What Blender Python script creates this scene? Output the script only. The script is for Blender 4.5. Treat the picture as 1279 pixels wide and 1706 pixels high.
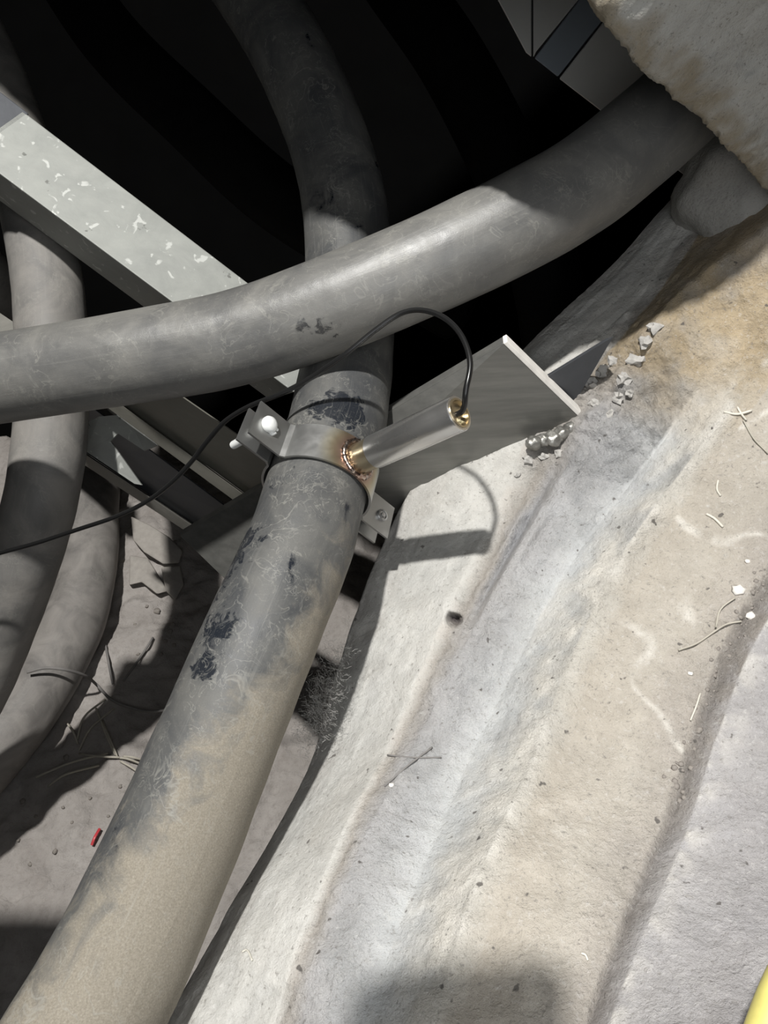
import bpy, bmesh, math, random
from mathutils import Vector, Matrix, noise
random.seed(7)
SC = bpy.context.scene
COL = SC.collection
for o in list(bpy.data.objects): bpy.data.objects.remove(o)

# ---------------------------------------------------------------- camera
FPX, CX, CY = 1241.0, 639.5, 853.0
PITCH = math.radians(50)
CAM = Vector((0, 0, 1.72))
RT = Vector((1, 0, 0))
FW = Vector((0, math.cos(PITCH), -math.sin(PITCH)))
UP = Vector((0, math.sin(PITCH), math.cos(PITCH)))
def V(x, y, z):                       # metres right, down, forward of the viewpoint -> world
    return CAM + RT*x - UP*y + FW*z
def P(px, py, z):                     # a point of the place at forward distance z
    return V((px-CX)/FPX*z, (py-CY)/FPX*z, z)
def D(x, y, z):                       # direction
    return (RT*x - UP*y + FW*z).normalized()
cd = bpy.data.cameras.new('camera'); cam = bpy.data.objects.new('camera', cd); COL.objects.link(cam)
cam.matrix_world = Matrix((( RT.x, UP.x, -FW.x, CAM.x), (RT.y, UP.y, -FW.y, CAM.y), (RT.z, UP.z, -FW.z, CAM.z), (0,0,0,1)))
cd.sensor_fit = 'VERTICAL'; cd.sensor_height = 36.0; cd.lens = FPX*36.0/1706.0
cd.clip_start = 0.01
SC.camera = cam

# ---------------------------------------------------------------- light
w = bpy.data.worlds.new('world'); SC.world = w; w.use_nodes = True
w.node_tree.nodes['Background'].inputs[0].default_value = (0.9, 0.95, 1, 1)
w.node_tree.nodes['Background'].inputs[1].default_value = 0.0
def lamp(name, kind, loc, target, energy, color, **kw):
    l = bpy.data.lights.new(name, kind); l.energy = energy; l.color = color
    for k, v in kw.items(): setattr(l, k, v)
    o = bpy.data.objects.new(name, l); COL.objects.link(o); o.location = loc
    o.rotation_euler = (target-loc).to_track_quat('-Z', 'Y').to_euler()
    return o
lamp('work_lamp', 'POINT', V(-0.70, -2.24, -2.2), V(0, 0, .95), 850, (1.0, 0.985, 0.955), shadow_soft_size=0.06)
lamp('fill_light', 'AREA', V(0.05, 0.06, -0.22), V(0.0, 0.0, .95), 5.2, (0.95, 0.975, 1.0), size=.7)  # added soft fill behind the viewpoint, no such source known
SC.view_settings.view_transform = 'Standard'; SC.view_settings.look = 'None'
SC.view_settings.gamma = 1; SC.view_settings.use_curve_mapping = False
SC.view_settings.exposure = 0.0

# ---------------------------------------------------------------- materials
class NT:
    def __init__(s, name):
        m = bpy.data.materials.new(name); m.use_nodes = True
        s.m = m; s.t = m.node_tree; s.b = s.t.nodes['Principled BSDF']
        s.co = s.n('ShaderNodeTexCoord')
    def n(s, kind, **kw):
        nd = s.t.nodes.new(kind)
        for k, v in kw.items(): setattr(nd, k, v)
        return nd
    def l(s, a, b): s.t.links.new(a, b)
    def noise(s, scale, detail=6, rough=.6, vec=None, dist=0):
        nd = s.n('ShaderNodeTexNoise'); nd.inputs['Scale'].default_value = scale
        nd.inputs['Detail'].default_value = detail; nd.inputs['Roughness'].default_value = rough
        nd.inputs['Distortion'].default_value = dist
        s.l(vec if vec is not None else s.co.outputs['Object'], nd.inputs['Vector'])
        return nd.outputs['Fac']
    def mapped(s, scale, src='Object', rot=(0,0,0)):
        m = s.n('ShaderNodeMapping'); m.inputs['Scale'].default_value = scale; m.inputs['Rotation'].default_value = rot
        s.l(s.co.outputs[src], m.inputs['Vector']); return m.outputs['Vector']
    def ramp(s, fac, stops, interp='LINEAR'):
        r = s.n('ShaderNodeValToRGB'); r.color_ramp.interpolation = interp
        e = r.color_ramp.elements
        while len(e) < len(stops): e.new(0.5)
        for i, (p, c) in enumerate(stops):
            e[i].position = p; e[i].color = (c, c, c, 1) if isinstance(c, (int, float)) else (*c, 1)
        s.l(fac, r.inputs['Fac']); return r.outputs['Color']
    def mix(s, fac, a, b, blend='MIX'):
        x = s.n('ShaderNodeMix', data_type='RGBA', blend_type=blend)
        for inp, v in ((x.inputs[0], fac), (x.inputs[6], a), (x.inputs[7], b)):
            if isinstance(v, (int, float)): inp.default_value = v
            elif isinstance(v, tuple): inp.default_value = (*v, 1)
            else: s.l(v, inp)
        return x.outputs[2]
    def math(s, op, a, b=0.0):
        x = s.n('ShaderNodeMath', operation=op)
        for i, v in enumerate((a, b)):
            if isinstance(v, (int, float)): x.inputs[i].default_value = v
            else: s.l(v, x.inputs[i])
        return x.outputs[0]
    def bump(s, h, strength=.3, dist=.002, prev=None):
        b = s.n('ShaderNodeBump'); b.inputs['Strength'].default_value = strength; b.inputs['Distance'].default_value = dist
        s.l(h, b.inputs['Height'])
        if prev is not None: s.l(prev, b.inputs['Normal'])
        return b.outputs['Normal']
    def done(s, color=None, rough=None, normal=None, metal=0.0, spec=.5):
        for k, v in (('Base Color', color), ('Roughness', rough), ('Normal', normal), ('Metallic', metal), ('Specular IOR Level', spec)):
            if v is None: continue
            i = s.b.inputs[k]
            if isinstance(v, (int, float)): i.default_value = v
            elif isinstance(v, tuple): i.default_value = (*v, 1)
            else: s.l(v, i)
        return s.m

def cable_mat(name, base, dusty, smudge, dust_lo=.42, dust_hi=.62, smudge_at=.66, rough=.38, along=None, spec=.5, marks=(), pale=1.0):
    """sheathed cable: grey polymer, film of dust, dark rubbed patches, fine lengthwise scratches"""
    t = NT(name)
    uv = t.mapped((6, 14, 1), 'UV'); n1 = t.noise(1.0, 8, .62, uv, .6)
    sc = t.noise(1.0, 5, .7, t.mapped((70, 9, 1), 'UV'), .4)
    fine = t.noise(650, 4, .7)
    cloud = t.noise(13, 6, .62, None, .8)
    f = t.ramp(cloud, [(dust_lo, 0.0), (dust_hi, 1.0)])
    c = t.mix(f, base, dusty)
    if along is not None:             # dust coat of the lower run: (start, end) in metres of cable length
        nv, off = along
        dp = t.n('ShaderNodeVectorMath', operation='DOT_PRODUCT'); t.l(t.co.outputs['Object'], dp.inputs[0]); dp.inputs[1].default_value = tuple(nv)
        a = t.math('ADD', t.math('ADD', dp.outputs['Value'], off), t.math('MULTIPLY', t.math('SUBTRACT', t.noise(22, 8, .65, None, .8), .5), .16))
        mr = t.n('ShaderNodeMapRange'); mr.inputs[1].default_value = -.018; mr.inputs[2].default_value = .022
        t.l(a, mr.inputs[0])
        grain = t.mix(t.ramp(fine, [(.35, 0.0), (.65, 1.0)]), (.19, .168, .132), (.275, .247, .20))
        c = t.mix(mr.outputs[0], c, grain)
        inv = t.math('SUBTRACT', 1.0, mr.outputs[0])
    n1b = t.noise(75, 5, .6, None, .6)
    sm = t.ramp(n1, [(smudge_at, 0.0), (smudge_at+.06, 1.0)])
    if along is not None: sm = t.math('MULTIPLY', sm, inv)
    for (mx, my, mz, mr_) in marks:    # single rubbed / greasy marks, at their place on the sheath
        vd = t.n('ShaderNodeVectorMath', operation='DISTANCE'); t.l(t.co.outputs['Object'], vd.inputs[0]); vd.inputs[1].default_value = (mx, my, mz)
        dd = t.math('ADD', t.math('DIVIDE', vd.outputs['Value'], mr_*1.75), t.math('MULTIPLY', t.math('SUBTRACT', n1b, .5), 2.0))
        sm = t.math('MAXIMUM', sm, t.ramp(dd, [(.85, .92), (1.0, 0.0)]))
    c = t.mix(sm, c, smudge)
    c = t.mix(t.ramp(sc, [(.56, 0.0), (.8, .30*pale)]), c, (.33, .325, .30))
    for q_, (sc_, ds_) in enumerate(((30, .8), (62, 1.2))):   # curly hair scuffs in the dust film
        hn = t.noise(sc_, 3, .55, None, ds_)
        hm = t.math('MULTIPLY', t.ramp(hn, [(.482, 0.0), (.498, .42*pale), (.502, .42*pale), (.518, 0.0)]), t.ramp(t.noise(17+9*q_, 4, .6), [(.47, 0.0), (.60, 1.0)]))
        c = t.mix(hm, c, (.30, .293, .262))
    c = t.mix(t.ramp(fine, [(.60, 0.0), (.72, .28*pale)]), c, (.36, .345, .31))
    r = t.mix(sm, t.ramp(cloud, [(.3, rough), (.7, rough+.22)]), (.22, .22, .22))
    if along is not None: r = t.mix(mr.outputs[0], r, (.85, .85, .85))
    nb = t.bump(t.noise(9, 4, .5), .35, .012)
    nb = t.bump(fine, .25, .0006, nb); nb = t.bump(sc, .15, .0012, nb)
    return t.done(c, r, nb, spec=spec)

def steel_mat(name, dark, light, rough=.45, metal=.6, spots=True, streak=(4, 60, 60)):
    t = NT(name)
    n = t.noise(16, 7, .65, None, .5); st = t.noise(1, 5, .6, t.mapped(streak))
    c = t.mix(t.ramp(n, [(.3, 0.0), (.7, 1.0)]), dark, light)
    c = t.mix(t.math('MULTIPLY', st, .35), c, tuple(x*.6 for x in dark))
    if spots:
        s = t.noise(55, 3, .5, None, .6)
        c = t.mix(t.ramp(s, [(.64, 0.0), (.69, .8)]), c, (.62, .63, .60))
        s2 = t.noise(38, 5, .6)
        c = t.mix(t.ramp(s2, [(.68, 0.0), (.72, .7)]), c, (.10, .10, .09))
    nb = t.bump(n, .2, .003); nb = t.bump(t.noise(300, 3), .12, .0006, nb)
    return t.done(c, t.ramp(n, [(.3, rough), (.7, rough+.2)]), nb, metal)

def brushed_mat(name, col, rough=.22):
    t = NT(name)
    n = t.noise(14, 4, .6)
    c = t.mix(n, tuple(x*.9 for x in col), col)
    nb = t.bump(t.noise(700, 2), .04, .0002)
    return t.done(c, t.ramp(n, [(.3, rough), (.7, rough+.08)]), nb, .92)

M = {}
MAIN0 = (45, 1900, .56); CROSS0 = (-220, 655, .98)
MN = RT*.8-UP*.6; MO = MN.dot(P(*MAIN0)-CAM)
M['cable_main'] = cable_mat('cable_main', (.062, .064, .066), (.122, .12, .112), (.013, .016, .022), .38, .64, .63, .42, spec=.4, along=(MN, MO), marks=[(*(P(x,y,z)-P(*MAIN0)), r) for x,y,z,r in [(420,940,.80,.020),(432,925,.80,.018),(400,985,.79,.020),(375,1055,.74,.014),(570,688,.87,.016),(545,690,.87,.012),(485,835,.83,.015),(500,800,.84,.012),(350,1115,.72,.010),(525,905,.80,.006),(555,880,.82,.006)]])
M['cable_cross'] = cable_mat('cable_cross', (.125, .124, .12), (.19, .185, .17), (.05, .05, .05), .36, .66, .70, .30, spec=.6, marks=[(*(P(x,y,z)-P(*CROSS0)), r) for x,y,z,r in [(505,538,.855,.011),(545,540,.853,.010),(487,562,.866,.009),(430,580,.87,.006)]])
M['cable_left'] = cable_mat('cable_left', (.16, .155, .147), (.26, .245, .225), (.10, .10, .10), .36, .66, .70, .5)
M['cable_second'] = cable_mat('cable_second', (.17, .16, .15), (.29, .27, .25), (.12, .12, .12), .36, .66, .72, .5)
M['cable_shaded'] = cable_mat('cable_shaded', (.005, .005, .005), (.008, .0078, .0075), (.003, .003, .003), .4, .7, .7, .6, spec=.1, pale=0.0)  # tunnel darkness put into the sheath colour
M['galv'] = steel_mat('galvanised', (.33, .34, .32), (.44, .45, .42), .55, .25)
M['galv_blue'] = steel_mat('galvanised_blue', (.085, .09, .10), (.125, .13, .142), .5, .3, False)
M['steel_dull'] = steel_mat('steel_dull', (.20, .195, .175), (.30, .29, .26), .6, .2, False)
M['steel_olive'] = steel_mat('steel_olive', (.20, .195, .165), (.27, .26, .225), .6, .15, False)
M['stainless'] = brushed_mat('stainless', (.66, .65, .63), .24)
M['stainless_dull'] = brushed_mat('stainless_dull', (.50, .495, .48), .34)
M['brass'] = brushed_mat('brass_tint', (.55, .47, .33), .25)
M['bolt_steel'] = brushed_mat('bolt_steel', (.55, .55, .55), .3)
t = NT('plate_steel')
st = t.noise(1, 6, .6, t.mapped((3, 70, 70), 'Object', (0, 0, .9))); n = t.noise(9, 5, .6)
c = t.mix(t.ramp(st, [(.35, 0.0), (.65, 1.0)]), (.17, .17, .158), (.24, .237, .22))
c = t.mix(t.ramp(n, [(.4, 0.0), (.7, .4)]), c, (.17, .17, .165))
M['plate'] = t.done(c, .42, t.bump(st, .06, .001), .55)
t = NT('heat_tinted_band')           # bright strip with temper colours round the weld
g = t.n('ShaderNodeVertexColor', layer_name='Col')
n = t.noise(40, 4, .6); c = t.mix(t.math('MULTIPLY', n, .35), g.outputs['Color'], (.35, .35, .36), 'MULTIPLY')
M['band'] = t.done(g.outputs['Color'], t.ramp(n, [(.3, .30), (.7, .45)]), t.bump(n, .05, .0006), .9)
t = NT('weld_copper'); n = t.noise(120, 4)
M['weld_tint'] = t.done(t.ramp(n, [(.35, (.36, .22, .17)), (.6, (.62, .52, .46)), (.75, (.30, .27, .32))]), .25, t.bump(n, .5, .002), 1.0)
t = NT('weld_slag'); n = t.noise(90, 5)
M['weld'] = t.done(t.ramp(n, [(.3, (.16, .155, .14)), (.7, (.40, .39, .36))]), .35, t.bump(n, .6, .003), .6)
def plain(name, col, rough=.5, sc=60, var=.25, bump=.2, spec=.5, metal=0.0):
    t = NT(name); n = t.noise(sc, 5)
    return t.done(t.mix(n, tuple(x*(1-var) for x in col), tuple(min(1, x*(1+var)) for x in col)), rough, t.bump(n, bump, .001), metal, spec)
M['paint'] = plain('white_paint', (.78, .79, .77), .4)
M['wire'] = plain('black_wire', (.012, .012, .012), .28, 30, .2, .05)
M['resin'] = plain('resin', (.50, .44, .27), .35, 150, .4)
M['straw'] = plain('straw', (.44, .41, .345), .8)
M['straw_pale'] = plain('straw_pale', (.66, .63, .55), .8)
M['red'] = plain('red_plastic', (.55, .05, .06), .4)
M['yellow'] = plain('yellow_plastic', (.62, .55, .17), .4)
M['cord'] = plain('grey_cord', (.20, .19, .18), .8)
M['lint'] = plain('lint', (.42, .41, .39), .95)
M['flake'] = plain('lime_flake', (.78, .75, .70), .8)
M['clod'] = plain('clod', (.27, .245, .22), .95, 120, .3, .8, .2)
M['rubble'] = plain('rubble', (.42, .405, .38), .9, 150, .35, .8, .2)
M['black'] = plain('shadow_slab_black', (.02, .02, .02), .4)  # for the added slab that casts the phone's shadow
M['void'] = plain('tunnel_darkness', (.004, .004, .004), .95, 5, .3, .3, .05)  # near-black stands in for darkness on the far wall
M['panel'] = plain('panel_concrete', (.76, .745, .70), .85, 7, .12, .3, .2)
M['panel_blue'] = plain('panel_bluish', (.34, .38, .42), .7, 9, .12, .2, .2)
M['leafcrust'] = plain('mud_crust', (.36, .335, .305), .95, 70, .25, .8, .2)

t = NT('dirt')
n = t.noise(7, 8, .65, None, .5); f = t.noise(90, 6, .7); vf = t.noise(420, 3, .6)
c = t.mix(t.ramp(n, [(.3, 0.0), (.7, 1.0)]), (.31, .283, .262), (.45, .42, .395))
c = t.mix(t.ramp(f, [(.5, 0.0), (.75, .55)]), c, (.25, .225, .20))
c = t.mix(t.ramp(vf, [(.68, 0.0), (.76, .6)]), c, (.50, .48, .44))
nb = t.bump(n, .4, .02); nb = t.bump(f, .6, .008, nb); nb = t.bump(vf, .4, .002, nb)
M['dirt'] = t.done(c, .95, nb, spec=.15)

t = NT('old_concrete')               # colours of the poured strips come from the mesh, grain from noise
g = t.n('ShaderNodeVertexColor', layer_name='Col')
n = t.noise(11, 9, .68, None, .7); f = t.noise(75, 7, .72); vf = t.noise(520, 3, .6)
stv = t.noise(1, 7, .65, t.mapped((9, 9, 9)), 1.2)
c = t.mix(t.ramp(n, [(.32, 0.0), (.7, .5)]), g.outputs['Color'], (.86, .83, .79), 'MULTIPLY')
c = t.mix(t.ramp(n, [(.58, 0.0), (.75, .30)]), c, (.40, .375, .34))
c = t.mix(t.ramp(f, [(.60, 0.0), (.74, .5)]), c, (.66, .645, .615))
g2 = t.noise(190, 5, .7)
c = t.mix(t.ramp(t.noise(60, 6, .75, None, .5), [(.62, 0.0), (.72, .6)]), c, (.28, .262, .238))
c = t.mix(t.ramp(g2, [(.56, 0.0), (.72, .45)]), c, (.72, .70, .67))
c = t.mix(t.ramp(g2, [(.30, .75), (.42, 0.0)]), c, (.24, .225, .205))
pit = t.noise(95, 2, .4)
c = t.mix(t.ramp(pit, [(.24, .85), (.28, 0.0)]), c, (.13, .12, .11))
c = t.mix(t.ramp(vf, [(.30, .35), (.40, 0.0)]), c, (.22, .21, .19))
c = t.mix(t.ramp(vf, [(.66, 0.0), (.74, .4)]), c, (.78, .76, .72))
rg = t.n('ShaderNodeVertexColor', layer_name='Rough')
sx = t.n('ShaderNodeSeparateColor'); t.l(rg.outputs['Color'], sx.inputs[0])
b1 = t.n('ShaderNodeBump'); b1.inputs['Distance'].default_value = .012; t.l(f, b1.inputs['Height']); t.l(sx.outputs[0], b1.inputs['Strength'])
nb = t.bump(g2, .55, .0035, b1.outputs['Normal']); nb = t.bump(vf, .4, .0015, nb); nb = t.bump(n, .3, .01, nb)
M['concrete'] = t.done(c, .9, nb, spec=.25)

t = NT('slab_concrete')
g = t.n('ShaderNodeVertexColor', layer_name='Col')
n = t.noise(9, 9, .7, None, .8); f = t.noise(70, 6, .7); vf = t.noise(300, 3)
c = t.mix(t.ramp(n, [(.35, 0.0), (.7, .55)]), g.outputs['Color'], (.62, .60, .56), 'MULTIPLY')
c = t.mix(t.ramp(f, [(.60, 0.0), (.75, .5)]), c, (.36, .35, .33))
c = t.mix(t.ramp(n, [(.62, 0.0), (.72, .35)]), c, (.19, .175, .15))
c = t.mix(t.ramp(t.noise(16, 8, .75, None, 1.5), [(.52, 0.0), (.68, .6)]), c, (.26, .255, .24))
c = t.mix(t.ramp(vf, [(.3, .6), (.4, 0.0)]), c, (.15, .14, .12))
c = t.mix(t.ramp(t.noise(34, 6, .7, None, 1.0), [(.60, 0.0), (.70, .5)]), c, (.48, .47, .43))
nb = t.bump(n, .3, .008); nb = t.bump(f, .6, .006, nb); nb = t.bump(vf, .4, .002, nb)
M['slab'] = t.done(c, .85, nb, spec=.3)

# ---------------------------------------------------------------- mesh helpers
def mesh_obj(name, verts, faces, mat, parent=None, smooth=True, origin=None, uvs=None, cols=None):
    """world-space verts -> ONE mesh object; origin at its base, or at its parent's origin"""
    if parent is not None:
        off = Vector(parent['_loc'])
    else:
        if origin is None:
            c = sum((Vector(v) for v in verts), Vector())/len(verts)
            origin = Vector((c.x, c.y, min(v[2] for v in verts)))
        off = Vector(origin)
    me = bpy.data.meshes.new(name)
    me.from_pydata([tuple(Vector(v)-off) for v in verts], [], faces)
    if uvs:
        l = me.uv_layers.new(name='UVMap')
        for p in me.polygons:
            for li, vi in zip(p.loop_indices, p.vertices): l.data[li].uv = uvs[vi]
    if cols:
        for cn, cv in cols.items():
            a = me.color_attributes.new(cn, 'FLOAT_COLOR', 'POINT')
            a.data.foreach_set('color', [x for c in cv for x in (*c, 1.0)])
    bm = bmesh.new(); bm.from_mesh(me); bmesh.ops.recalc_face_normals(bm, faces=bm.faces); bm.to_mesh(me); bm.free()
    me.polygons.foreach_set('use_smooth', [smooth]*len(me.polygons))
    me.materials.append(mat)
    o = bpy.data.objects.new(name, me); COL.objects.link(o)
    if parent is not None:
        o.parent = parent; o['_loc'] = tuple(off)
    else:
        o.location = off; o['_loc'] = tuple(off)
    return o
def tag(o, label=None, cat=None, group=None, kind=None):
    for k, v in (('label', label), ('category', cat), ('group', group), ('kind', kind)):
        if v: o[k] = v
    return o
def thing(name, loc, label, cat, group=None):
    o = bpy.data.objects.new(name, None); COL.objects.link(o); o.location = loc; o['_loc'] = tuple(loc)
    o.empty_display_size = .05
    return tag(o, label, cat, group)
def bevel(o, width=.0015, seg=2):
    m = o.modifiers.new('bevel', 'BEVEL'); m.width = width; m.segments = seg; m.limit_method = 'ANGLE'
    return o
def catmull(pts, per=16):
    pts = [Vector(p) for p in pts]; q = [pts[0]*2-pts[1]] + pts + [pts[-1]*2-pts[-2]]; out = []
    for i in range(1, len(q)-2):
        a, b, c, d = q[i-1:i+3]
        for k in range(per):
            s = k/per
            out.append(.5*((2*b)+(c-a)*s+(2*a-5*b+4*c-d)*s*s+(3*b-a-3*c+d)*s**3))
    out.append(pts[-1]); return out
def sweep(name, pts, r, mat, parent=None, seg=40, per=16, smooth_path=True, wob=0.0, ovalness=0.0):
    path = catmull(pts, per) if smooth_path else [Vector(p) for p in pts]
    verts, faces, uvs = [], [], []
    tan = [(path[min(i+1, len(path)-1)]-path[max(i-1, 0)]).normalized() for i in range(len(path))]
    nx = tan[0].orthogonal().normalized(); L = 0
    for i, p in enumerate(path):
        if i: L += (p-path[i-1]).length
        nx = (nx - tan[i]*nx.dot(tan[i])).normalized(); ny = tan[i].cross(nx)
        rr = r(i/(len(path)-1)) if callable(r) else r
        for k in range(seg+1):
            a = 2*math.pi*k/seg
            d = nx*math.cos(a)+ny*math.sin(a)
            q = rr
            if wob: q += wob*noise.noise((p+d*rr)*7.0) + wob*.4*noise.noise((p+d*rr)*23)
            verts.append(p+d*q); uvs.append((k/seg, L))
    n = seg+1
    for i in range(len(path)-1):
        for k in range(seg):
            faces.append((i*n+k, i*n+k+1, (i+1)*n+k+1, (i+1)*n+k))
    faces.append(tuple(range(seg))); b = (len(path)-1)*n; faces.append(tuple(b+k for k in range(seg)))
    o = mesh_obj(name, verts, faces, mat, parent, True, None if parent else path[0], uvs)
    return o
def lathe(name, prof, org, axis, mat, parent=None, seg=48):
    axis = axis.normalized(); nx = axis.orthogonal().normalized(); ny = axis.cross(nx)
    verts, faces = [], []
    for r, h in prof:
        for k in range(seg):
            a = 2*math.pi*k/seg
            verts.append(org+axis*h+(nx*math.cos(a)+ny*math.sin(a))*r)
    for i in range(len(prof)-1):
        for k in range(seg):
            faces.append((i*seg+k, i*seg+(k+1) % seg, (i+1)*seg+(k+1) % seg, (i+1)*seg+k))
    if prof[0][0] > 1e-6: faces.append(tuple(range(seg)))
    if prof[-1][0] > 1e-6: faces.append(tuple((len(prof)-1)*seg+k for k in range(seg)))
    o = mesh_obj(name, verts, faces, mat, parent, True)
    m = o.modifiers.new('split', 'EDGE_SPLIT'); m.split_angle = math.radians(35)
    return o
HEX = [(0,1,2,3), (4,7,6,5), (0,4,5,1), (1,5,6,2), (2,6,7,3), (3,7,4,0)]
def hexa(name, q0, q1, mat, parent=None, bev=.0015, **kw):
    o = mesh_obj(name, list(q0)+list(q1), HEX, mat, parent, False, **kw)
    if bev: bevel(o, bev)
    return o
def bar(name, A, B, w, h, mat, parent=None, bev=.0015, wB=None, hB=None):
    """bar from A to B, section spanned by vectors w and h from that edge"""
    wB = wB or w; hB = hB or h
    return hexa(name, (A, A+w, A+w+h, A+h), (B, B+wB, B+wB+hB, B+hB), mat, parent, bev)
def blob(name, c, size, mat, parent=None, rough=.35, sub=2, seed=0, freq=60, rot=0, smooth=True):
    bm = bmesh.new(); bmesh.ops.create_icosphere(bm, subdivisions=sub, radius=1)
    R = Matrix.Rotation(rot, 3, 'Z'); vs = []
    for v in bm.verts:
        p = Vector((v.co.x*size[0], v.co.y*size[1], v.co.z*size[2]))
        p *= 1+rough*noise.noise(v.co*1.7+Vector((seed*3.1, seed, 0)))+rough*.4*noise.noise(v.co*4+Vector((seed, 0, seed)))
        vs.append(c+R @ p)
    fs = [tuple(v.index for v in f.verts) for f in bm.faces]; bm.free()
    return mesh_obj(name, vs, fs, mat, parent, smooth)

# ---------------------------------------------------------------- the floor and the walls
def fbm(p, o=4): return noise.fractal(p, .9, 2.1, o)
def floor_h(x, y):
    p = Vector((x, y, 0))
    return .030*fbm(p*2.3, 3) + .016*fbm(p*11, 4) + .007*fbm(p*38, 4)
nx_, ny_ = 420, 300; X0, X1, Y0, Y1 = -1.9, 1.3, -.3, 1.76
vs = []
for j in range(ny_+1):
    for i in range(nx_+1):
        x = X0+(X1-X0)*i/nx_; y = Y0+(Y1-Y0)*j/ny_
        vs.append((x, y, floor_h(x, y)))
fs = [(j*(nx_+1)+i, j*(nx_+1)+i+1, (j+1)*(nx_+1)+i+1, (j+1)*(nx_+1)+i) for j in range(ny_) for i in range(nx_)]
b = len(vs)                                   # the floor breaks off into the deeper tunnel
vs += [(X0+(X1-X0)*i/nx_, Y1+.06, -1.2) for i in range(nx_+1)]
fs += [(ny_*(nx_+1)+i, ny_*(nx_+1)+i+1, b+i+1, b+i) for i in range(nx_)]
tag(mesh_obj('floor', vs, fs, M['dirt'], origin=(0, 0, 0)), 'pinkish grey dirt floor of the cable pit', kind='structure')
def on_floor(px, py, up=0.0):
    d = FW + RT*(px-CX)/FPX - UP*(py-CY)/FPX
    k = CAM.z/-d.z
    for _ in range(6):
        q = CAM+d*k; k = (CAM.z-floor_h(q.x, q.y)-up)/-d.z
    return CAM+d*k

# sloping concrete at the right: cross profile lofted along the pour
SECT = {  # curve: (colour, roughness, points top -> bottom as (px, py, z))
 'side': ((.36,.345,.32), .5, [(1235,240,1.45),(1075,440,1.45),(890,620,1.45),(715,845,1.40),(590,1112,1.28),(530,1297,1.16),(400,1520,1.0),(240,1800,.86)]),
 'a': ((.46,.445,.42), .35, [(1205,225,1.12),(1035,425,1.09),(850,605,1.06),(672,835,1.03),(566,1100,.95),(510,1285,.86),(385,1510,.745),(222,1795,.63)]),
 'a2': ((.52,.515,.49), .12, [(1212,228,1.10),(1048,438,1.06),(872,612,1.03),(730,832,1.00),(628,1080,.915),(560,1270,.83),(440,1480,.72),(290,1795,.61)]),
 'b': ((.55,.54,.51), .2, [(1225,240,1.07),(1080,480,1.01),(925,635,.99),(838,825,.965),(748,1010,.885),(650,1235,.80),(552,1425,.695),(420,1795,.585)]),
 'b2': ((.50,.465,.425), .9, [(1245,275,1.04),(1095,492,.985),(955,662,.975),(868,838,.958),(768,1025,.878),(668,1240,.795),(570,1430,.69),(440,1795,.58)]),
 'c': ((.52,.51,.51), .8, [(1300,365,.86),(1122,497,.935),(1012,668,.945),(902,848,.925),(793,1040,.855),(692,1240,.785),(592,1432,.683),(472,1795,.572)]),
 'c2': ((.52,.52,.525), .8, [(1310,395,.855),(1160,535,.92),(1045,705,.935),(930,880,.91),(822,1065,.848),(722,1262,.775),(630,1450,.672),(510,1795,.562)]),
 'd': ((.54,.55,.55), .45, [(1340,430,.855),(1205,590,.90),(1088,755,.925),(965,918,.90),(862,1100,.84),(770,1292,.762),(690,1480,.662),(575,1795,.553)]),
 'e': ((.64,.61,.55), .75, [(1390,450,.845),(1275,600,.885),(1155,760,.875),(1043,915,.85),(957,1085,.79),(885,1272,.72),(800,1455,.63),(690,1795,.53)]),
 'e2': ((.51,.465,.40), .5, [(1410,470,.84),(1300,620,.878),(1185,780,.868),(1078,940,.842),(995,1110,.783),(925,1295,.713),(845,1475,.623),(735,1795,.525)]),
 'm': ((.52,.48,.42), .5, [(1450,540,.87),(1370,690,.855),(1265,830,.84),(1165,985,.812),(1085,1150,.757),(1020,1335,.69),(945,1510,.605),(845,1795,.513)]),
 'f0': ((.48,.44,.395), .7, [(1490,600,.855),(1425,745,.838),(1328,875,.815),(1238,1010,.788),(1163,1185,.737),(1103,1365,.672),(1030,1535,.592),(940,1795,.506)]),
 'f': ((.32,.295,.275), .9, [(1500,610,.853),(1437,755,.836),(1340,885,.814),(1250,1020,.788),(1176,1192,.738),(1116,1372,.673),(1043,1542,.594),(953,1795,.508)]),
 'f2': ((.46,.445,.445), .5, [(1530,625,.835),(1465,770,.815),(1368,902,.79),(1275,1040,.765),(1202,1208,.716),(1143,1388,.652),(1072,1558,.574),(985,1795,.491)]),
 'g': ((.41,.395,.40), .6, [(1700,720,.78),(1640,860,.76),(1540,990,.735),(1440,1120,.71),(1370,1290,.66),(1300,1460,.60),(1230,1620,.53),(1160,1795,.46)]),
 'h': ((.52,.505,.50), .6, [(2000,820,.72),(1940,960,.70),(1850,1090,.67),(1750,1220,.64),(1680,1390,.59),(1600,1550,.54),(1520,1690,.48),(1450,1795,.42)]),
}
keys = list(SECT)
curves = [catmull([P(*q) for q in SECT[k][2]], 84) for k in keys]      # 7*84+1 points each
NUp = len(curves[0])
vs, fs, cols, rgh = [], [], [], []
rows = []
CAMN = -FW
for ci in range(len(keys)):
    last = ci == len(keys)-1
    gap = (curves[ci+1][290]-curves[ci][290]).length if not last else 0
    nsub = 1 if last else max(3, int(gap/.0026))
    for s in range(nsub):
        rows.append((ci, s/nsub))
STAIN = P(1190, 500, .93)
HOLE = P(757, 1030, .875)
def clamp01(x): return max(0.0, min(1.0, x))
d_out = (CAMN + Vector((-.35, 0, .3))).normalized()
cross = 0.0; prev = None
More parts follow.
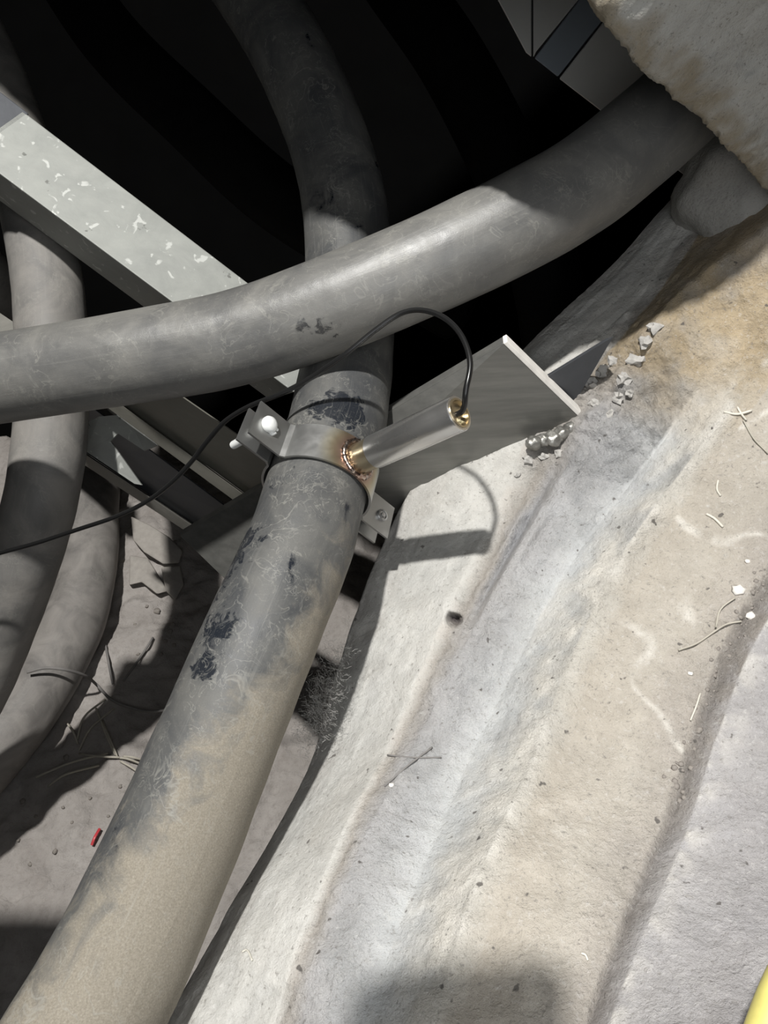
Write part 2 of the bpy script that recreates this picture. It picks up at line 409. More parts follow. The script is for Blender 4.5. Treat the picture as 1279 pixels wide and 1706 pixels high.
for ci, s in rows:
    key = keys[ci]; nxt = min(ci+1, len(keys)-1)
    mid = curves[ci][290].lerp(curves[nxt][290], s)
    if prev is not None: cross += (mid-prev).length
    prev = mid
    c0, c1 = SECT[key][0], SECT[keys[nxt]][0]
    r = SECT[key][1]*(1-s)+SECT[keys[nxt]][1]*s
    for i in range(NUp):
        u = i/(NUp-1)
        p0 = curves[ci][i]; p = p0.lerp(curves[nxt][i], s)
        broken = clamp01(1-abs(u-.27)/.13)*(1 if key in ('b', 'b2', 'c', 'c2') else 0)   # chipped rim by the welded steel
        n9 = fbm(p*9, 3); n16 = fbm(p*16, 4); n45 = fbm(p*48, 4)
        streak = fbm(Vector((cross*70, u*5, 3.3)), 3)
        a = .006*n9 + (.003+.008*r)*n16*.55 + .0052*(.25+r)*n45*.6 + .0007*streak
        if broken: a += broken*(.016*fbm(p*30, 4) + .006*abs(fbm(p*90, 2)))
        groove = 0
        if key == 'b2':                               # deep crease under the lilac lip
            groove = clamp01(1-abs(u-.475)/.105)**.5*clamp01(1-abs(s-.62)/.36) if abs(u-.475) < .105 else 0
            a -= .020*groove
        if key == 'c': a += .006*clamp01(1-abs(s-.25)/.3)*clamp01(1-abs(u-.45)/.2)
        hd = (p-HOLE).length
        hole = clamp01(1.1-hd/.008+.9*n45)
        a -= .022*hole
        vs.append(p + d_out*a)
        q = clamp01(s + .45*n16 + .25*n45)
        c = [c0[j]*(1-q)+c1[j]*q for j in range(3)]
        st = clamp01((1-((p-STAIN).length/.19)**2)*(.75+.5*fbm(p*14, 3))*1.6) if key in ('c', 'c2', 'd', 'b2', 'e') else 0
        tgt = (.50, .405, .275)
        c = [c[j]*(1-st)+tgt[j]*st for j in range(3)]
        wh = 0                                        # lime bloom along the rims
        if key in ('d', 'e'): wh = clamp01(1-abs((s if key == 'e' else s-1))/.55)*clamp01(.35+1.6*n16+.7*n45)
        if key == 'f2': wh = .5*clamp01(1-s/.3)*clamp01(.3+1.5*n45)
        if key in ('e2', 'm'): wh = .8*clamp01(1.2-abs(fbm(p*4.5+Vector((2, 5, 1)), 3))*22)*clamp01(.6+n45)
        c = [c[j]*(1-wh)+(.78, .75, .69)[j]*wh for j in range(3)]
        if key in ('f0', 'f'):                        # dirt lying in the right hand groove
            dk = clamp01(.55+1.2*n45)*clamp01(1.1-abs(u-.45)/.4); c = [c[j]*(1-dk)+(.30, .275, .25)[j]*dk for j in range(3)]
        bl = clamp01(groove*1.3)*.8  # shade of the crease tinted into the colour
        c = [c[j]*(1-bl)+(.37, .375, .395)[j]*bl for j in range(3)]
        if key in ('c', 'c2', 'd'):                   # grey damp smears
            dm = clamp01(2.2*fbm(p*11+Vector((9, 2, 4)), 4)-.45)*.6; c = [c[j]*(1-dm)+(.36, .365, .37)[j]*dm for j in range(3)]
        if key in ('a', 'a2', 'b'):
            dm = clamp01(2.2*fbm(Vector((cross*30, u*9, 8.1)), 4)-.5)*.28; c = [c[j]*(1-dm)+(.42, .415, .40)[j]*dm for j in range(3)]
        c = [c[j]*(1-hole)+(.07, .06, .06)[j]*hole for j in range(3)]
        k = 1+.10*n9+.09*n45
        cols.append(tuple(clamp01(x*k) for x in c)); rgh.append((min(1, r+broken*.5),)*3)
for a in range(len(rows)-1):
    for i in range(NUp-1):
        fs.append((a*NUp+i, (a+1)*NUp+i, (a+1)*NUp+i+1, a*NUp+i+1))
wall = mesh_obj('wall_right', vs, fs, M['concrete'], origin=(0, 0, 0), cols={'Col': cols, 'Rough': rgh})
tag(wall, 'sloping weathered concrete with poured ridges and brown stains', kind='structure')

# overhead slab whose broken edge runs across the upper right corner
edge_px = [(-1500,-1800,.63),(-900,-1350,.63),(-351,-920,.63),(100,-550,.63),(395,-300,.63),(690,-160,.63),(830,-45,.63),(900,-50,.63),(972,-14,.64),(1040,58,.66),(1100,122,.695),(1160,180,.74),(1215,236,.78),(1279,300,.84),(1400,420,.90),(1600,600,.94)]
edge = catmull([P(x, y, z) for x, y, z in edge_px], 40)
vs, fs, cols = [], [], []
offs = [(.05, .07), (.008, .022), (.001, .010), (.0, .004), (.002, 0)] + [(o__, -.5*(1-math.exp(-o__/.45))) for o__ in [.006*k for k in range(1, 45)]+[.30,.36,.45,.55,.7,.9,1.2,1.6]]
outd = D(1, -1, 0)
for (o_, dz) in offs:
    for p in edge:
        q = p + outd*o_ + FW*dz
        rough_ = .006 if o_ < .02 else .004
        q = q + (-FW)*.006*fbm(q*22, 4) + outd*(.0035*fbm(p*18, 3) + .004*fbm(q*70, 4))*max(.1, 1-o_/.02) + (-FW)*.003*fbm(q*85, 3)
        vs.append(q)
        lip = max(0, min(1, 1.1-o_/.018+.9*fbm(q*40, 3)))
        base = (.43, .425, .40); rim = (.29, .255, .195)
        cols.append(tuple(base[j]*(1-lip)+rim[j]*lip for j in range(3)))
n = len(edge)
for a in range(len(offs)-1):
    for i in range(n-1): fs.append((a*n+i, a*n+i+1, (a+1)*n+i+1, (a+1)*n+i))
sl = mesh_obj('ceiling', vs, fs, M['slab'], origin=(0, 0, 0), cols={'Col': cols})
tag(sl, 'dim mottled concrete cover slab with a rough brown edge, across the upper right corner', kind='structure')
# knob of mortar under the slab
tag(blob('trim_1', P(1262, 318, 1.0), (.10, .10, .105), M['slab'], None, .14, 4, 5), 'rough mortar lump under the cover slab', kind='structure')
ob = bpy.data.objects['trim_1']; a = ob.data.color_attributes.new('Col', 'FLOAT_COLOR', 'POINT')
a.data.foreach_set('color', [x for _ in ob.data.vertices for x in (.40, .39, .365, 1)])

# far panels beyond the pit and the tunnel behind, toned black for its darkness
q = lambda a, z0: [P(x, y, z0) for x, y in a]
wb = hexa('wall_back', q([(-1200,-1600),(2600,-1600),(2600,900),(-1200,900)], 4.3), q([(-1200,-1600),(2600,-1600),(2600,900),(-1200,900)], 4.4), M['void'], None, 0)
tag(wb, 'far wall of the cable tunnel, toned black for its darkness', kind='structure')
wp = bpy.data.objects.new('wall_far_right', None); COL.objects.link(wp); loc = P(1000, 150, 1.15); wp.location = loc; wp['_loc'] = tuple(loc)
tag(wp, 'grey concrete panels with a bluish strip behind the crossing cable', kind='structure')
def panel(pts, z0, mat, thick=.06): return hexa('panel', q(pts, z0), q(pts, z0+thick), mat, wp, .002)
panel([(797,-60),(885,-60),(885,95),(876,88)], 1.15, M['panel'])
panel([(888,-60),(1012,-60),(893,86),(888,96)], 1.15, M['panel'])
panel([(1010,-60),(1077,-60),(929,128),(890,97)], 1.153, M['panel_blue'])
panel([(1080,-60),(1290,-60),(1150,300),(931,131)], 1.15, M['panel'])

# ---------------------------------------------------------------- power cables
RM = .060
main_pts = [(45,1900,.56),(98,1785,.59),(192,1612,.635),(288,1412,.69),(370,1215,.74),(438,1050,.778),'clamp',(581,580,.99),(582,450,1.03),(566,300,1.08),(512,150,1.13),(430,0,1.19),(310,-150,1.27),(150,-320,1.4)]
base_c = P(597, 765, .84); tip = P(765, 688, .747)                # sensor axis, square to the cable
dvec = (tip-base_c).normalized()
ax = (P(556,690,.925)-P(506,860,.832)).normalized(); ax = (ax - dvec*ax.dot(dvec)).normalized()
mc = base_c - dvec*(RM+.004)
mpts = []
for a in main_pts:
    if a == 'clamp': mpts += [mc-ax*.095, mc-ax*.04, mc+ax*.04, mc+ax*.085]
    else: mpts.append(P(*a))
cb = sweep('power_cable', mpts, RM, M['cable_main'], seg=56, per=20, wob=.0022)
tag(cb, 'thick dusty power cable rising from lower left and wearing the steel clamp', 'cable')
cross_pts = [(-220,655,.98),(-60,640,.945),(60,622,.93),(200,600,.915),(400,561,.90),(600,490,.88),(800,402,.875),(950,322,.885),(1060,238,.90),(1170,140,.92),(1300,10,.94),(1450,-160,.98)]
cb = sweep('power_cable', [P(*a) for a in cross_pts], lambda f: .0540+.003*min(1, f*2.2), M['cable_cross'], seg=56, per=20, wob=.0012)
tag(cb, 'thick black power cable curving across the picture over the clamped one', 'cable')
left_pts = [(-140,-150,1.5),(-40,60,1.44),(15,200,1.38),(50,320,1.34),(75,440,1.30),(86,560,1.26),(86,680,1.24),(74,800,1.235),(44,920,1.26),(0,1050,1.32),(-58,1180,1.36),(-145,1330,1.38)]
cb = sweep('power_cable', [P(*a) for a in left_pts], .058, M['cable_left'], seg=48, per=16, wob=.002)
tag(cb, 'grey power cable going down the left margin behind the galvanised square tube', 'cable')
second_pts = [(150,640,2.35),(155,760,2.25),(150,850,2.13),(143,950,2.0),(118,1045,1.89),(68,1140,1.785),(0,1235,1.69),(-90,1330,1.61),(-200,1430,1.52)]
cb = sweep('power_cable', [P(*a) for a in second_pts], .078, M['cable_second'], seg=48, per=16, wob=.003)
tag(cb, 'dusty power cable on the dirt, right beside the leftmost cable', 'cable')
for pts, lab in (([(560,-200,1.75),(640,-60,1.7),(745,90,1.65),(835,260,1.6),(900,420,1.6),(930,600,1.7)], 'cable toned black for the darkness, upper centre right of the clamped cable'),
                 ([(60,-120,1.9),(180,60,1.8),(320,200,1.75),(450,320,1.7),(600,420,1.75),(760,520,1.9)], 'cable toned black for the darkness behind the galvanised square tube')):
    tag(sweep('power_cable', [P(*a) for a in pts], .075, M['cable_shaded'], seg=32, per=12), lab, 'cable')

# ---------------------------------------------------------------- steel frame
def beam_from_edges(name, e1, e2, e3, mat, parent=None, bev=.003):
    """box beam: e1 far top edge, e2 near top edge, e3 near bottom edge, each (start, end)"""
    (a0, a1), (b0, b1), (c0, c1) = e1, e2, e3
    return hexa(name, (a0, b0, c0, a0+c0-b0), (a1, b1, c1, a1+c1-b1), mat, parent, bev)
t = thing('square_tube', P(200, 380, 1.2), 'pale galvanised square tube running down from the upper left', 'steel tube')
e = lambda x0, y0, z0, x1, y1, z1: (P(x0, y0, z0), P(x1, y1, z1))
bA0, bA1 = P(-45,256,1.12), P(400,587,1.20); dA = bA1-bA0
aA0, cA0 = P(46,191,1.17), P(-45,302,1.22)
box4 = lambda f, g: (aA0.lerp(bA0, g)+dA*f, bA0.lerp(aA0, g)+dA*f, cA0.lerp(aA0+cA0-bA0, g)+dA*f, (aA0+cA0-bA0).lerp(cA0, g)+dA*f)
hexa('beam_body', box4(-.02, 0), box4(1.22, 0), M['galv'], t, .002)
cap = hexa('end_sleeve', box4(-.6, -.03), box4(0, -.03), M['galv_blue'], t, .002)
cap['label'] = 'blue-grey sleeve over the tube end'
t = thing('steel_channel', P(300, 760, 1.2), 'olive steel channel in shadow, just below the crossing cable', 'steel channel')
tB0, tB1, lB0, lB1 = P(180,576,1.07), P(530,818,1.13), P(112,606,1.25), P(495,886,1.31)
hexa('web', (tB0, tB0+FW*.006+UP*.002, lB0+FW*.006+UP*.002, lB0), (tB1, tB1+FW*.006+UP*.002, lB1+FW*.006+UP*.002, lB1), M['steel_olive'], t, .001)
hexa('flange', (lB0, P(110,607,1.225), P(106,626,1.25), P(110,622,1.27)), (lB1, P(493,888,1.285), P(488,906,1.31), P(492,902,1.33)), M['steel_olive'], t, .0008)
t = thing('steel_channel', P(270, 800, 1.4), 'lowest steel channel, toned dark for shade, with an added pale plate as lit patch at its left end', 'steel channel')
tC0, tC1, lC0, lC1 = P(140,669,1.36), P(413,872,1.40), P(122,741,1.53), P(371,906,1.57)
hexa('web', (tC0, tC0+FW*.006+UP*.002, lC0+FW*.006+UP*.002, lC0), (tC1, tC1+FW*.006+UP*.002, lC1+FW*.006+UP*.002, lC1), M['galv_blue'], t, .001)  # dark tone stands in for the shade on this web
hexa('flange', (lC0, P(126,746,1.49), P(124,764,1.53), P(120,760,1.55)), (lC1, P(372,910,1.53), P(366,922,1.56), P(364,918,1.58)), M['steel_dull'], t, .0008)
gs = [P(x, y, z) for x, y, z in [(140,706,1.345),(165,694,1.335),(212,690,1.33),(262,742,1.345),(240,751,1.355),(196,722,1.345),(184,735,1.35),(236,808,1.37),(224,806,1.37),(143,752,1.36)]]  # added plate, outlined like the lit patch and its shadow notch
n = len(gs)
g = mesh_obj('lit_patch_plate', gs+[p_+FW*.006 for p_ in gs], [tuple(range(n)), tuple(range(n, 2*n))]+[(i, (i+1) % n, n+(i+1) % n, n+i) for i in range(n)], M['galv'], t, False)
g['label'] = 'added pale plate in the shape of the lit patch'

# small pieces at the left margin
t = thing('steel_bracket', P(0, 520, 1.55), 'small steel bracket end left of the grey cable', 'bracket')
bar('arm', P(-120,440,1.62), P(36,545,1.50), P(-120,500,1.58)-P(-120,440,1.62), P(-120,520,1.66)-P(-120,500,1.62), M['steel_dull'], t)
tag(sweep('power_cable', [P(*a) for a in [(-160,330,1.6),(-60,420,1.62),(-10,480,1.66),(5,600,1.75)]], .055, M['cable_left'], seg=32), 'short stretch of grey cable at the left margin under the galvanised square tube', 'cable')

# welded plate carrying the clamp, grown into the concrete
PL = dict(tr=P(838,572,.87), br=P(972,702,.972), tl=P(300,893,1.2))
t = thing('steel_bracket', PL['br'], 'wide brushed steel plate welded into the concrete behind the sensor', 'bracket')
pn = (PL['br']-PL['tr']).cross(PL['tl']-PL['tr']).normalized()
if pn.dot(FW) < 0: pn = -pn
tl2, bl2 = PL['tl'], P(395,985,1.16)
hexa('plate', (PL['tr'], PL['br'], bl2, tl2), tuple(v+pn*.012 for v in (PL['tr'], PL['br'], bl2, tl2)), M['plate'], t, .001)
ed = (PL['br']-PL['tr'])
along_out = D(.88, -.48, .05)
bar('cut_edge', PL['tr']-pn*.0005, PL['br']-pn*.0005, along_out*.0055, pn*.013, M['flake'], t, .0008)['label'] = 'cut edge of the plate, paled for the light it catches'  # pale colour stands in for light on the edge
hexa('flange', (P(898,636,.93), P(1022,560,.90), P(958,670,.975), P(950,668,.975)), tuple(v+pn*.006+FW*.03 for v in (P(898,636,.93), P(1022,560,.90), P(958,670,.975), P(950,668,.975))), M['galv_blue'], t, .0005)
for i, (x, y, z, s) in enumerate([(890,738,.962,.0095),(905,733,.962,.0085),(921,731,.962,.0105),(936,722,.962,.0095),(950,714,.962,.0085),(962,708,.962,.007)]):
    blob('weld_bead', P(x, y, z), (s*1.15, s, s), M['weld'], t, .3, 3, i)

# ---------------------------------------------------------------- clamp with sensor
ee = ax.cross(dvec).normalized()
if ee.dot(RT) < 0: ee = -ee                                       # towards the right ear
W = .047
def band(name, sign, parent, cols=True):
    r = RM+.0028; th = .0028; g = .0095
    prof = [(-.112, g), (-.094, g), (-.078, g), (-r-.0045, g)]
    n = 44; a0 = math.asin((g+.005)/r)
    for k in range(n+1):
        a = math.pi-a0-(math.pi-2*a0)*k/n
        prof.append((r*math.cos(a), r*math.sin(a)))
    prof += [(r+.0045, g), (.078, g), (.094, g), (.112, g)]
    nr = []
    for i in range(len(prof)):
        p, q_ = prof[max(i-1, 0)], prof[min(i+1, len(prof)-1)]
        tx, ty = q_[0]-p[0], q_[1]-p[1]; L = math.hypot(tx, ty); nr.append((-ty/L, tx/L))
    vs, fs, cl = [], [], []
    m = 9
    for i, ((x, y), (ux, uy)) in enumerate(zip(prof, nr)):
        for s in range(m):
            for k in (0, 1):
                hh = -W/2+W*s/(m-1)
                X, Y = x+ux*th*k, y+uy*th*k
                p = mc+ee*X+dvec*sign*Y+ax*hh
                vs.append(p)
                d = (p-base_c).length
                tn = [(0.0, (.25,.20,.24)), (.018, (.30,.24,.26)), (.026, (.42,.29,.22)), (.034, (.40,.33,.22)), (.041, (.48,.45,.36)), (.050, (.45,.45,.44)), (9, (.45,.45,.44))]
                cc = tn[-1][1]
                if sign > 0:
                    for (d0, c0), (d1, c1) in zip(tn, tn[1:]):
                        if d0 <= d <= d1:
                            f = (d-d0)/(d1-d0); cc = tuple(c0[j]*(1-f)+c1[j]*f for j in range(3)); break
                cl.append(cc)
    idx = lambda i, s, k: (i*m+s)*2+k
    N = len(prof)
    for i in range(N-1):
        for s in range(m-1):
            fs.append((idx(i,s,1), idx(i+1,s,1), idx(i+1,s+1,1), idx(i,s+1,1)))
            fs.append((idx(i,s,0), idx(i,s+1,0), idx(i+1,s+1,0), idx(i+1,s,0)))
        fs.append((idx(i,0,0), idx(i+1,0,0), idx(i+1,0,1), idx(i,0,1)))
        fs.append((idx(i,m-1,0), idx(i,m-1,1), idx(i+1,m-1,1), idx(i+1,m-1,0)))
    for s in range(m-1):
        fs.append((idx(0,s,0), idx(0,s,1), idx(0,s+1,1), idx(0,s+1,0)))
        fs.append((idx(N-1,s,0), idx(N-1,s+1,0), idx(N-1,s+1,1), idx(N-1,s,1)))
    o = mesh_obj(name, vs, fs, M['band'], parent, True, cols={'Col': cl})
    mm = o.modifiers.new('split', 'EDGE_SPLIT'); mm.split_angle = math.radians(28)
    return o
t = thing('sensor_clamp', mc, 'shiny two-piece steel clamp round the thick cable, carrying a tubular sensor', 'clamp')
band('front_half', 1, t); band('rear_half', -1, t)
# bolts through the ears
def hexprof(r): return r
for sx, painted in ((-1, True), (1, False)):
    c = mc+ee*sx*.094; g_ = .0095
    c = c+dvec*(g_-.0045)
    b = lathe('bolt', [(.0001, -.058 if painted else -.032), (.0045, -.058 if painted else -.032), (.005, -.056 if painted else -.03), (.005, .0085)], c, dvec, M['paint'] if painted else M['bolt_steel'], t, 24)
    if painted:
        b['label'] = 'bolt daubed with white paint'
        h = lathe('bolt_head', [(.009, .0075), (.0095, .009), (.0095, .012), (.008, .0145), (.004, .0165), (.0001, .017)], c+ax*.001, dvec, M['paint'], b, 28)
        blob('paint_daub', c+ee*.008-ax*.004+dvec*.0082, (.004, .004, .004), M['paint'], b, .5, 2, 3)
        blob('paint_daub', c+ee*.012+ax*.004+dvec*.0075, (.0022, .0022, .0022), M['paint'], b, .5, 2, 5)
    else:
        lathe('bolt_head', [(.0075, .0072), (.0078, .0085), (.0076, .0105), (.0055, .011), (.005, .0095), (.0035, .0095), (.003, .0115), (.0001, .0118)], c, dvec, M['bolt_steel'], b, 28)
    nut = lathe('nut', [(.0075, -.0245), (.0085, -.0235), (.0085, -.0185), (.0075, -.0175)], c, dvec, M['bolt_steel'], b, 6)
# sensor barrel
L = (tip-base_c).length
weldr = []
seg = 72; ring_v, ring_f = [], []
R0 = .0205                                                       # weld bead follows the saddle where barrel meets band
for k in range(seg):
    a = 2*math.pi*k/seg
    x = R0*math.cos(a); h = R0*math.sin(a)
    yb = math.sqrt((RM+.0055)**2-x*x)
    c = mc+ee*x+ax*h+dvec*yb
    rad = (ee*math.cos(a)+ax*math.sin(a)); 
    s = .0042*(1+.18*math.sin(k*2.6)+.12*math.sin(k*5.3))
    for j in range(10):
        bb = 2*math.pi*j/10
        ring_v.append(c+rad*s*math.cos(bb)+dvec*s*math.sin(bb))
for k in range(seg):
    for j in range(10):
        ring_f.append((k*10+j, ((k+1) % seg)*10+j, ((k+1) % seg)*10+(j+1) % 10, k*10+(j+1) % 10))
mesh_obj('weld_ring', ring_v, ring_f, M['weld_tint'], t)['label'] = 'copper tinted weld ring'
sn = lathe('sensor_barrel', [(.0183, .0255), (.0190, .0262), (.0190, L-.0015), (.0183, L), (.0158, L), (.0155, L-.001), (.0155, L-.014), (.0001, L-.014)], base_c, dvec, M['stainless'], t, 64)
lathe('collar', [(.0178, -.004), (.0178, .024), (.0186, .0242), (.0186, .0252), (.0178, .0254)], base_c, dvec, M['brass'], sn, 64)['label'] = 'brass coloured collar'
lathe('end_ring', [(.0157, L-.004), (.0157, L+.001), (.0135, L+.001), (.0130, L-.003), (.0130, L-.0042)], base_c, dvec, M['brass'], sn, 48)
lathe('potting', [(.0154, L-.0135), (.0152, L-.010), (.008, L-.0085), (.0001, L-.009)], base_c, dvec, M['resin'], sn, 32)
blob('seal_lump', base_c+dvec*(L-.006)-ax*.006+ee*.005, (.006, .003, .004), M['resin'], sn, .5, 3, 2)
# signal wire
e0 = base_c+dvec*(L-.012)
wire_pts = [e0, base_c+dvec*(L+.004)+ax*.002] + [P(*a) for a in [(776,650,.735),(783,605,.74),(770,562,.755),(742,531,.775),(705,517,.79),(668,522,.80),(625,550,.808),(575,590,.818),(520,628,.835),(470,655,.85),(415,677,.872),(375,702,.895),(345,735,.915),(318,770,.935),(285,805,.955),(245,835,.98),(195,860,1.0),(130,882,1.03),(60,905,1.06),(-30,930,1.09),(-160,970,1.12)]]
tag(sweep('signal_wire', wire_pts, .0030, M['wire'], seg=16, per=12), 'thin black wire looping out of the sensor end and sagging to the left', 'wire')

# ---------------------------------------------------------------- loose things
def straw(pts, r, mat, parent=None): return sweep('straw', pts, r, mat, parent, seg=6, per=5)
t = thing('straw_tuft', on_floor(180, 1240), 'tuft of dry grass stems on the dirt beside the main cable', 'straw')
for a, b, c in [((128,1235),(140,1195),(175,1165)), ((132,1250),(150,1215),(190,1180)), ((160,1180),(175,1220),(192,1258)), ((170,1200),(182,1230),(196,1262)), ((132,1256),(165,1260),(200,1262)), ((195,1262),(215,1265),(240,1275)), ((200,1268),(218,1278),(238,1292)), ((80,1310),(110,1290),(165,1275)), ((60,1295),(120,1270),(180,1255)), ((112,1205),(122,1220),(130,1240)), ((205,1260),(222,1262),(245,1268))]:
    straw([on_floor(*a, .008), on_floor(*b, .022+random.random()*.01), on_floor(*c, .008)], .0026, M['straw'], t)
t = thing('dry_twig', on_floor(225, 1050), 'two thin dark twigs crossing on the dirt between the cables', 'twig')
straw([on_floor(176,1075,.01), on_floor(182,1110,.02), on_floor(188,1140,.01)], .003, M['cord'], t)
straw([on_floor(255,1062,.01), on_floor(232,1098,.016), on_floor(205,1135,.01)], .003, M['cord'], t)
tag(sweep('tie_cord', [P(*a) for a in [(45,1120,1.695),(75,1113,1.70),(110,1116,1.715),(142,1126,1.77)]]+[on_floor(*a, .03) for a in [(160,1140),(185,1165),(215,1178),(250,1185),(300,1180)]], .0035, M['cord'], seg=8), 'grey tie cord across the second cable, trailing onto the dirt', 'cord')
tag(sweep('plastic_strip', [on_floor(153,1408,.012), on_floor(158,1395,.014), on_floor(166,1381,.012)], .0035, M['red'], seg=8), 'short red plastic strip on the dirt left of the main cable', 'strip')
# crust plates of dried mud by the channel
def crust(pts, lab, h=.03, mat='leafcrust'):
    c = [on_floor(x, y, h) for x, y in pts]; lo = [on_floor(x, y, -.01) for x, y in pts]; n = len(c)
    ctr = sum(c, Vector())/n+Vector((0, 0, .008))
    vs = [ctr]+c+lo; fs = []
    for i in range(n):
        j = (i+1) % n
        fs += [(0, 1+i, 1+j), (1+i, 1+n+i, 1+n+j, 1+j)]
    fs.append(tuple(1+n+i for i in range(n)))
    o = mesh_obj('mud_slab', vs, fs, M[mat], None, False); bevel(o, .004)
    m = o.modifiers.new('sub', 'SUBSURF'); m.levels = 1; m.render_levels = 2; m.subdivision_type = 'SIMPLE'
    return tag(o, lab, 'mud')
crust([(218,860),(250,875),(282,895),(304,918),(298,938),(272,940),(240,920),(222,900)], 'flat slab of dried mud just below the lowest steel channel', .05)
crust([(216,925),(246,930),(262,955),(280,985),(262,990),(236,970),(215,975)], 'cracked slab of dried mud below the flat one', .03)
crust([(268,945),(300,942),(306,975),(292,1000),(276,985)], 'dried mud piece beside the main cable, right of the cracked slab', .03)
# clods and pebbles
spots = [(262,1018,.010),(283,1052,.008),(288,1040,.006),(275,1068,.007),(245,1010,.005),(110,1262,.008),(38,1335,.007),(230,1090,.005),(120,1370,.004),(60,1360,.005),(200,1310,.005),(92,1418,.006),(50,1440,.005),(30,1400,.004),(268,1090,.006),(290,1075,.006),(225,1040,.004),(150,1330,.004),(105,1345,.004),(180,1360,.004)]
for i, (x, y, s) in enumerate(spots):
    o = blob('clod', on_floor(x, y, s*.3), (s, s*.85, s*.7), M['clod'], None, .45, 2, i, rot=i)
    tag(o, 'small clod of earth on the pinkish dirt floor', 'clod', 'clods on the dirt floor')
for i, (x, y, s) in enumerate([(103,1346,.004),(180,1385,.003),(142,1393,.003)]):
    pass
# wall_right BVH for things resting on the concrete
from mathutils.bvhtree import BVHTree
bv = BVHTree.FromPolygons([v.co for v in wall.data.vertices], [tuple(p.vertices) for p in wall.data.polygons])
def on_wall(px, py, up=0.0):
    d = (FW + RT*(px-CX)/FPX - UP*(py-CY)/FPX).normalized()
    h = bv.ray_cast(CAM, d, 5)
    return (h[0]-d*up) if h[0] is not None else P(px, py, .8)
def wstraw(name, pts, r, mat, lab, cat, up=.002):
    return tag(sweep(name, [on_wall(x, y, up) for x, y in pts], r*.7, M[mat], seg=7, per=5), lab, cat)
wstraw('root_fibre', [(1130,1083),(1160,1072),(1190,1052),(1210,1040),(1235,1035)], .0014, 'straw', 'thin pale root fibre curling on the concrete at right', 'fibre', .004)
wstraw('root_fibre', [(1192,1045),(1200,1015),(1225,995)], .0013, 'straw', 'short root fibre rising to the lime flakes at right', 'fibre', .004)
wstraw('root_fibre', [(1150,1200),(1160,1175),(1166,1155)], .0012, 'straw_pale', 'short straight root fibre in the right groove', 'fibre', .003)
wstraw('root_fibre', [(1238,700),(1255,730),(1279,755)], .0013, 'straw', 'dark root fibre at the right margin under the pale straw', 'fibre', .003)
wstraw('straw_bit', [(1176,856),(1190,864),(1204,878)], .0020, 'straw_pale', 'pale straw stub on the brown concrete, second from the top', 'straw')
wstraw('straw_bit', [(1196,800),(1194,815),(1200,826)], .0016, 'straw_pale', 'tiny forked pale straw above the straw stub', 'straw')
wstraw('straw_bit', [(1205,686),(1228,690),(1252,684)], .0020, 'straw_pale', 'crossed pale straw near the right margin, topmost', 'straw')
wstraw('straw_bit', [(1228,678),(1235,690),(1243,700)], .0018, 'straw_pale', 'short pale straw lying across the topmost crossed one', 'straw')
wstraw('straw_bit', [(968,1588),(975,1591),(979,1600)], .0012, 'straw_pale', 'hooked straw bit low on the concrete', 'straw')
wstraw('straw_bit', [(403,1586),(412,1583),(420,1600)], .0011, 'straw_pale', 'hooked pale fibre beside the lower main cable', 'straw')
wstraw('straw_bit', [(645,1258),(690,1262),(735,1262)], .0013, 'cord', 'grey stalk pressed flat on the pale concrete', 'straw')
wstraw('straw_bit', [(640,1310),(680,1275),(720,1245)], .0013, 'cord', 'grey stalk crossing the other flat stalk', 'straw')
for i, (x, y, s, lab) in enumerate([(1230,983,.0075,'white lime flake at right, upper larger one'), (1250,1026,.006,'white lime flake at right, lower narrow one'), (1150,1122,.003,'tiny white crumb below the curling root fibre'), (652,1308,.003,'tiny white crumb at the end of the grey stalk'), (1245,935,.003,'tiny white crumb above the lime flakes')]):
    tag(blob('lime_flake', on_wall(x, y, .001), (s, s*.8, s*.5), M['flake'], None, .5, 2, i+20), lab, 'flake')
random.seed(11)
gro = [(1279,935),(1250,1015),(1215,1085),(1180,1165),(1150,1240),(1120,1330)]
for i in range(46):
    k = random.random()*(len(gro)-1); a = int(k); f = k-a
    x = gro[a][0]*(1-f)+gro[a+1][0]*f+random.gauss(0, 10); y = gro[a][1]*(1-f)+gro[a+1][1]*f+random.gauss(0, 8)
    if x > 1275: continue
    s = random.uniform(.0015, .0038)
    tag(blob('crumb', on_wall(x, y, 0), (s, s*.9, s*.7), M['clod'], None, .5, 1, i, rot=i), 'dark crumb of mortar in the groove at the right', 'crumb', 'crumbs in the right groove')
# rubble chips on the broken rim
chips = [(985,640,.012),(1005,618,.014),(1022,600,.010),(1040,630,.013),(1062,600,.015),(1075,570,.012),(1092,545,.013),(1030,662,.010),(1050,655,.009),(990,672,.009),(1015,690,.008),(880,765,.010),(905,760,.009),(862,790,.007),(930,755,.008)]
chips.sort(key=lambda q_: q_[1])
ORD = ['topmost', 'second', 'third', 'fourth', 'fifth', 'sixth', 'seventh', 'eighth', 'ninth', 'tenth', 'eleventh', 'twelfth', 'thirteenth', 'fourteenth', 'lowest']
for i, (x, y, s) in enumerate(chips):
    tag(blob('rubble_chip', on_wall(x, y, s*.1), (s*.75, s*.6, s*.5), M['rubble'], None, .9, 2, i+40, rot=i, smooth=False), 'grey concrete chip on the broken rim right of the plate, %s counted from the top' % ORD[i], 'rubble', 'chips on the broken rim')
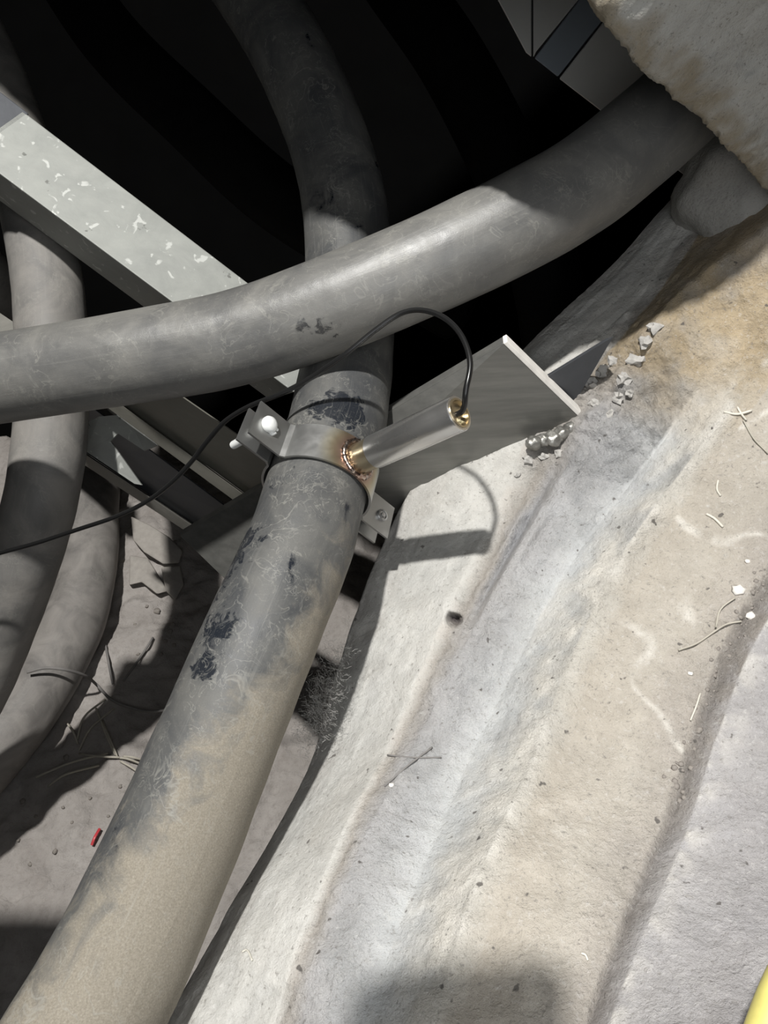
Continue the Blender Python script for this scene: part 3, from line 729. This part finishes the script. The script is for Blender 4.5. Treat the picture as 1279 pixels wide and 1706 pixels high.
# lint caught between main cable and concrete
random.seed(5); vs, fs = [], []
cen = P(530, 1185, .835)
for i in range(900):
    c = cen+Vector((random.gauss(0, .009), random.gauss(0, .009), random.gauss(0, .009)))+ (D(.30, -.95, .25)*random.choice([random.uniform(-.030, .03), random.uniform(-.03, .075)]))
    d = Vector((random.gauss(0, 1), random.gauss(0, 1), random.gauss(0, 1))).normalized()
    e_ = d.orthogonal().normalized(); pts = []
    for k in range(7):
        pts.append(c); c = c+d*.0022; d = (d+Vector((random.gauss(0, .7), random.gauss(0, .7), random.gauss(0, .7)))).normalized()
    for k in range(7):
        b = len(vs); wv = .00017
        vs += [pts[k]+e_*wv, pts[k]-e_*wv*.5+FW*wv, pts[k]-e_*wv*.5-FW*wv]
        if k:
            for j in range(3): fs.append((b-3+j, b-3+(j+1) % 3, b+(j+1) % 3, b+j))
tag(mesh_obj('lint_wad', vs, fs, M['lint']), 'wad of grey lint caught between the main cable and the concrete', 'lint', kind='stuff')
# yellow hose peeping in at the lower right corner
tag(sweep('hose', [P(*a) for a in [(1245,1790,.40),(1272,1710,.402),(1300,1640,.405),(1350,1540,.41)]], .009, M['yellow'], seg=20), 'yellow hose at the lower right corner', 'hose')

# ---------------------------------------------------------------- added casters out of view: slab for the phone's shadow, block for the floor shadow
t = thing('shadow_slab', V(.05, .08, -.03), 'black tablet held above the pit', 'shadow_slab')  # added slab, sized to cast the phone's shadow
def rrect(cx, cy, w, h, r, z0, z1, mat, name, parent):
    pts = []
    for qx, qy, a0 in ((1,1,0), (-1,1,90), (-1,-1,180), (1,-1,270)):
        for k in range(7):
            a = math.radians(a0+15*k); pts.append((cx+qx*(w/2-r)+r*math.cos(a), cy+qy*(h/2-r)+r*math.sin(a)))
    n = len(pts); vs = [V(x, y, z0) for x, y in pts]+[V(x, y, z1) for x, y in pts]
    fs = [tuple(range(n)), tuple(range(n, 2*n))]+[(i, (i+1) % n, n+(i+1) % n, n+i) for i in range(n)]
    return mesh_obj(name, vs, fs, mat, parent, False)
tr_ = rrect(-1.035, .35, .84, .98, .06, .28, .36, M['slab'], 'shade_block', None)  # added occluder out of view, shades the lower left floor
tag(tr_, 'added block out of view at the left, shading the floor corner', kind='structure')
a = tr_.data.color_attributes.new('Col', 'FLOAT_COLOR', 'POINT'); a.data.foreach_set('color', [x for _ in tr_.data.vertices for x in (.3, .29, .27, 1)])
rrect(-.112, -.105, .14, .24, .022, -.045, -.035, M['black'], 'case', t)
